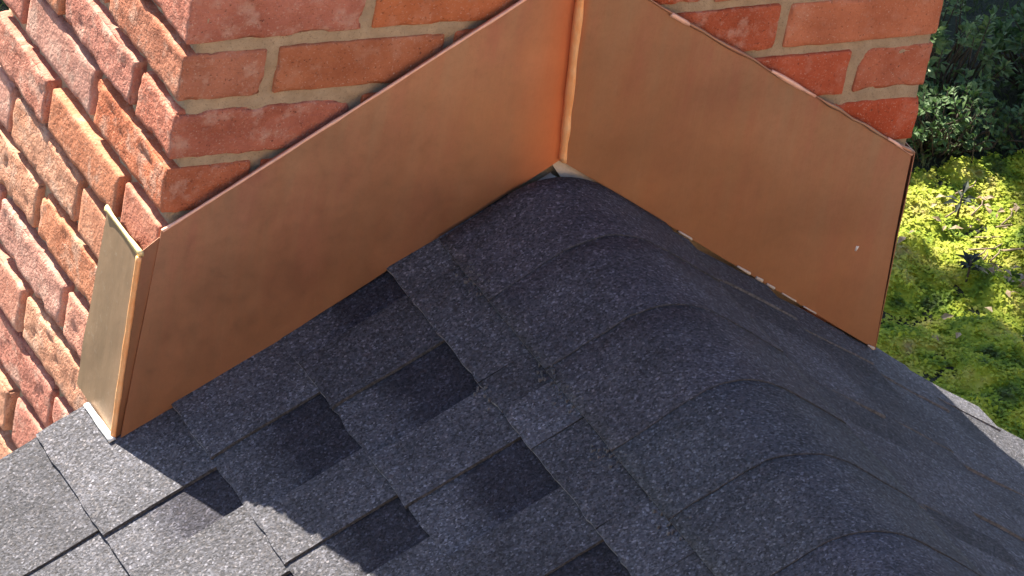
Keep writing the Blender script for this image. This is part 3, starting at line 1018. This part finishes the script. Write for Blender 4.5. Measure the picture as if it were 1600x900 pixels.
shrub("dense mid-green leafy shrub near the upper right corner above the moss", 5.95, 6.26, .28, .24, .32, 120, .036, LEAF_B, 6, 18)
shrub("low dark green shrub between the pale shrub and the moss patch", 5.36, 5.98, .22, .12, .20, 80, .028, LEAF_B, 8, 14)
shrub("shaded shrub at the right picture edge beside the moss", 5.74, 5.93, .24, .16, .26, 90, .030, LEAF_B, 9, 14)

def star_plant(label, cx, cy, n, ln, seed, mat=LEAF_C):
    jr = np.random.default_rng(seed)
    gz = float(ground_z(np.array([cx]), np.array([cy]))[0]) + .05
    root = thing("dark_plant", label, "plant", (cx, cy, gz))
    link("stem", stem_tubes("stem", [((cx, cy, gz - .06), (cx, cy, gz + .03), .004, .003)], BARK), root)
    for i in range(n):
        a = 2 * math.pi * i / n + jr.uniform(-.25, .25)
        P = np.array([[cx, cy, gz + jr.uniform(.0, .03)]])
        Dv = np.array([[math.cos(a), math.sin(a), jr.uniform(-.05, .9)]])
        link("leaf", leaf_cloud("leaf", P, Dv, np.array([ln * jr.uniform(.7, 1.15)]), .34, mat, .15, .22), root)
star_plant("dark plant with pointed leaves like a star, in the middle of the moss", 5.075, 5.34, 15, .058, 21)
star_plant("small dark long-leaved plant standing in the brightest moss", 5.235, 5.66, 8, .05, 22)
star_plant("dark leafy plant at the right picture edge beside dry leaves", 5.30, 5.36, 14, .055, 23)
FL = [(4.833, 5.072, .035), (4.91, 5.095, .035), (5.19, 5.30, .05), (5.23, 5.27, .045), (5.25, 5.33, .05), (5.17, 5.24, .04), (5.38, 5.62, .07), (5.33, 5.66, .06), (5.45, 5.62, .05), (5.30, 5.60, .05), (5.22, 5.20, .05), (5.42, 5.74, .05), (5.15, 5.62, .04)]
LABEL = {0: "small pale fallen leaf lying at the shaded lower edge of the moss", 1: "pale curled fallen leaf to the right of a smaller one on the lower moss"}
for i, (fx, fy, s) in enumerate(FL[:2]):
    fz = float(ground_z(np.array([fx]), np.array([fy]))[0]) + float(moss_height(np.array([fx]), np.array([fy]))[0]) + .014
    a = nr.uniform(0, 6.28)
    me = leaf_cloud("fallen_leaf", np.zeros((1, 3)), np.array([[math.cos(a), math.sin(a), .15]]), np.array([s]), .5, DRY, .3, .2)
    tag(link("fallen_leaf", me, None, (fx, fy, fz)), LABEL[i], "leaf")
lx = np.concatenate([nr.normal(5.22, .05, 26), nr.normal(5.38, .06, 20), nr.normal(5.15, .03, 5), nr.uniform(4.7, 5.9, 25)])
ly = np.concatenate([nr.normal(5.28, .05, 26), nr.normal(5.64, .06, 20), nr.normal(5.62, .03, 5), nr.uniform(4.9, 6.0, 25)])
lz = ground_z(lx, ly) + np.clip(moss_height(lx, ly), 0, 1) + .014
Dl = nr.normal(0, 1, (len(lx), 3)); Dl[:, 2] = nr.uniform(-.1, .35, len(lx))
litter = tag(link("leaf_litter", leaf_cloud("leaf_litter", np.stack([lx, ly, lz], 1), Dl, nr.uniform(.018, .05, len(lx)), .45, DRY, .35, .2)),
             "dry brown leaves and twigs strewn over the moss near the right edge", "leaf litter", kind="stuff")
sg = []
for i in range(16):
    a = nr.uniform(-.6, .7); b0 = np.array([nr.uniform(5.15, 5.42), nr.uniform(5.25, 5.75)])
    bz = float(ground_z(b0[:1], b0[1:])[0]) + float(np.clip(moss_height(b0[:1], b0[1:]), 0, 1)[0]) + .016
    l = nr.uniform(.05, .15)
    m_ = (b0[0] + math.cos(a) * l * .6, b0[1] + math.sin(a) * l * .6, bz + .012)
    sg += [((b0[0], b0[1], bz), m_, .0028, .0022), (m_, (b0[0] + math.cos(a) * l, b0[1] + math.sin(a + .4) * l, bz + .004), .0022, .0012)]
tw = link("twigs", stem_tubes("twigs", sg, mat_plain("dry_twig", (.25, .18, .12), .9)), litter)
tw["kind"] = "stuff"

# ------------------------------------------------------------------ tree behind the garden: its crown dapples the moss
def lit_patch(gx, gy):
    """where a gap in the crown lets the sun reach the garden"""
    e = ((gx - 5.18) / .30) ** 2 + ((gy - 5.62) / .25) ** 2
    e2 = ((gx - 5.01) / .16) ** 2 + ((gy - 5.17) / .17) ** 2
    e3 = ((gx - 5.43) / .13) ** 2 + ((gy - 5.87) / .13) ** 2
    return e, e2, e3
tx, ty = 4.1, 12.6
tree = thing("tree", "broad leafy tree behind the garden that shades the moss and shrubs", "tree", (tx, ty, GZ))
segs = [((tx, ty, GZ - .1), (tx + .05, ty - .1, -1.2), .17, .12), ((tx + .05, ty - .1, -1.2), (tx, ty - .5, 1.6), .12, .07)]
for i in range(9):
    a = i * .7
    segs.append(((tx + .03, ty - .2, -1.0 + i * .22), (tx + math.cos(a) * 2.0, ty - 1.2 + math.sin(a) * 1.8, .6 + .2 * i), .05, .015))
link("trunk", stem_tubes("trunk", segs, BARK), tree)
n = 62000
cx_, cy_ = 4.3, 11.2
a = nr.uniform(0, 2 * math.pi, n); r = np.sqrt(nr.uniform(0, 1, n))
P = np.stack([cx_ + np.cos(a) * r * 3.0, cy_ + np.sin(a) * r * 2.9, nr.uniform(.7, 3.0, n)], 1)
Dc = nr.normal(0, 1, (n, 3)); Dc /= np.linalg.norm(Dc, axis=1)[:, None]
size = nr.uniform(.085, .12, n)
Q = P + Dc * size[:, None] * .5
hgt = (Q[:, 2] - GZ) / TO_SUN.z
gx, gy = Q[:, 0] - TO_SUN.x * hgt, Q[:, 1] - TO_SUN.y * hgt
e, e2, e3 = lit_patch(gx, gy)
w = nr.uniform(0, 1, n)
wob = vnoise(np.stack([gx, gy, gx * 0], 1), 7, 91) * .5
keep = ~((e + wob < 1.0) | ((e2 + wob < 1.0) & (w > .28)) | ((e3 + wob < 1.0) & (w > .06)))
link("crown", leaf_cloud("crown", P[keep], Dc[keep], size[keep], .7, LEAF_T, 1.0, .1), tree)["kind"] = "stuff"

# ------------------------------------------------------------------ unseen house added behind the camera to bounce warm sunlight onto the chimney
fill_house = thing("light_fill_house", "unseen buff two-storey house added behind the camera as warm fill for the chimney", "house", (1.0, -11.0, GZ))
link("wall", boxes_mesh("wall", [(-8, 10, -17, -10.5, GZ - .1, GZ + 8.5)], [mat_plain("buff_fill_wall", (0.52, 0.35, 0.22), .9, 0, .06, 20)]), fill_house)  # wall of the added fill house
link("roof", mesh_from("roof", [(-8.5, -17.5, GZ + 8.45), (10.5, -17.5, GZ + 8.45), (10.5, -10.0, GZ + 8.45), (-8.5, -10.0, GZ + 8.45), (-8.5, -13.75, GZ + 11.2), (10.5, -13.75, GZ + 11.2)],  # roof of the added fill house
     [(3, 2, 1, 0), (0, 1, 5, 4), (2, 3, 4, 5), (1, 2, 5), (3, 0, 4)], [EDGE], False), fill_house)
FILL_PANE = mat_plain("fill_house_glass", (0.05, 0.06, 0.07), .08, 0, .1)
fr_me = boxes_mesh("fill_house_window", [(-.62, .62, 0, .06, -.78, -.70), (-.62, .62, 0, .06, .70, .78), (-.62, -.55, 0, .06, -.70, .70), (.55, .62, 0, .06, -.70, .70)], [BOARD])
pn_me = boxes_mesh("fill_house_pane", [(-.55, .55, .005, .02, -.70, .70)], [FILL_PANE])
for wx in (-6, -2.2, 3.6, 7.6):
    for wz in (2.0, 6.2):
        f = link("fill_house_window", fr_me, fill_house, (wx, -10.498, GZ + wz))
        link("fill_house_pane", pn_me, f, (wx, -10.498, GZ + wz))
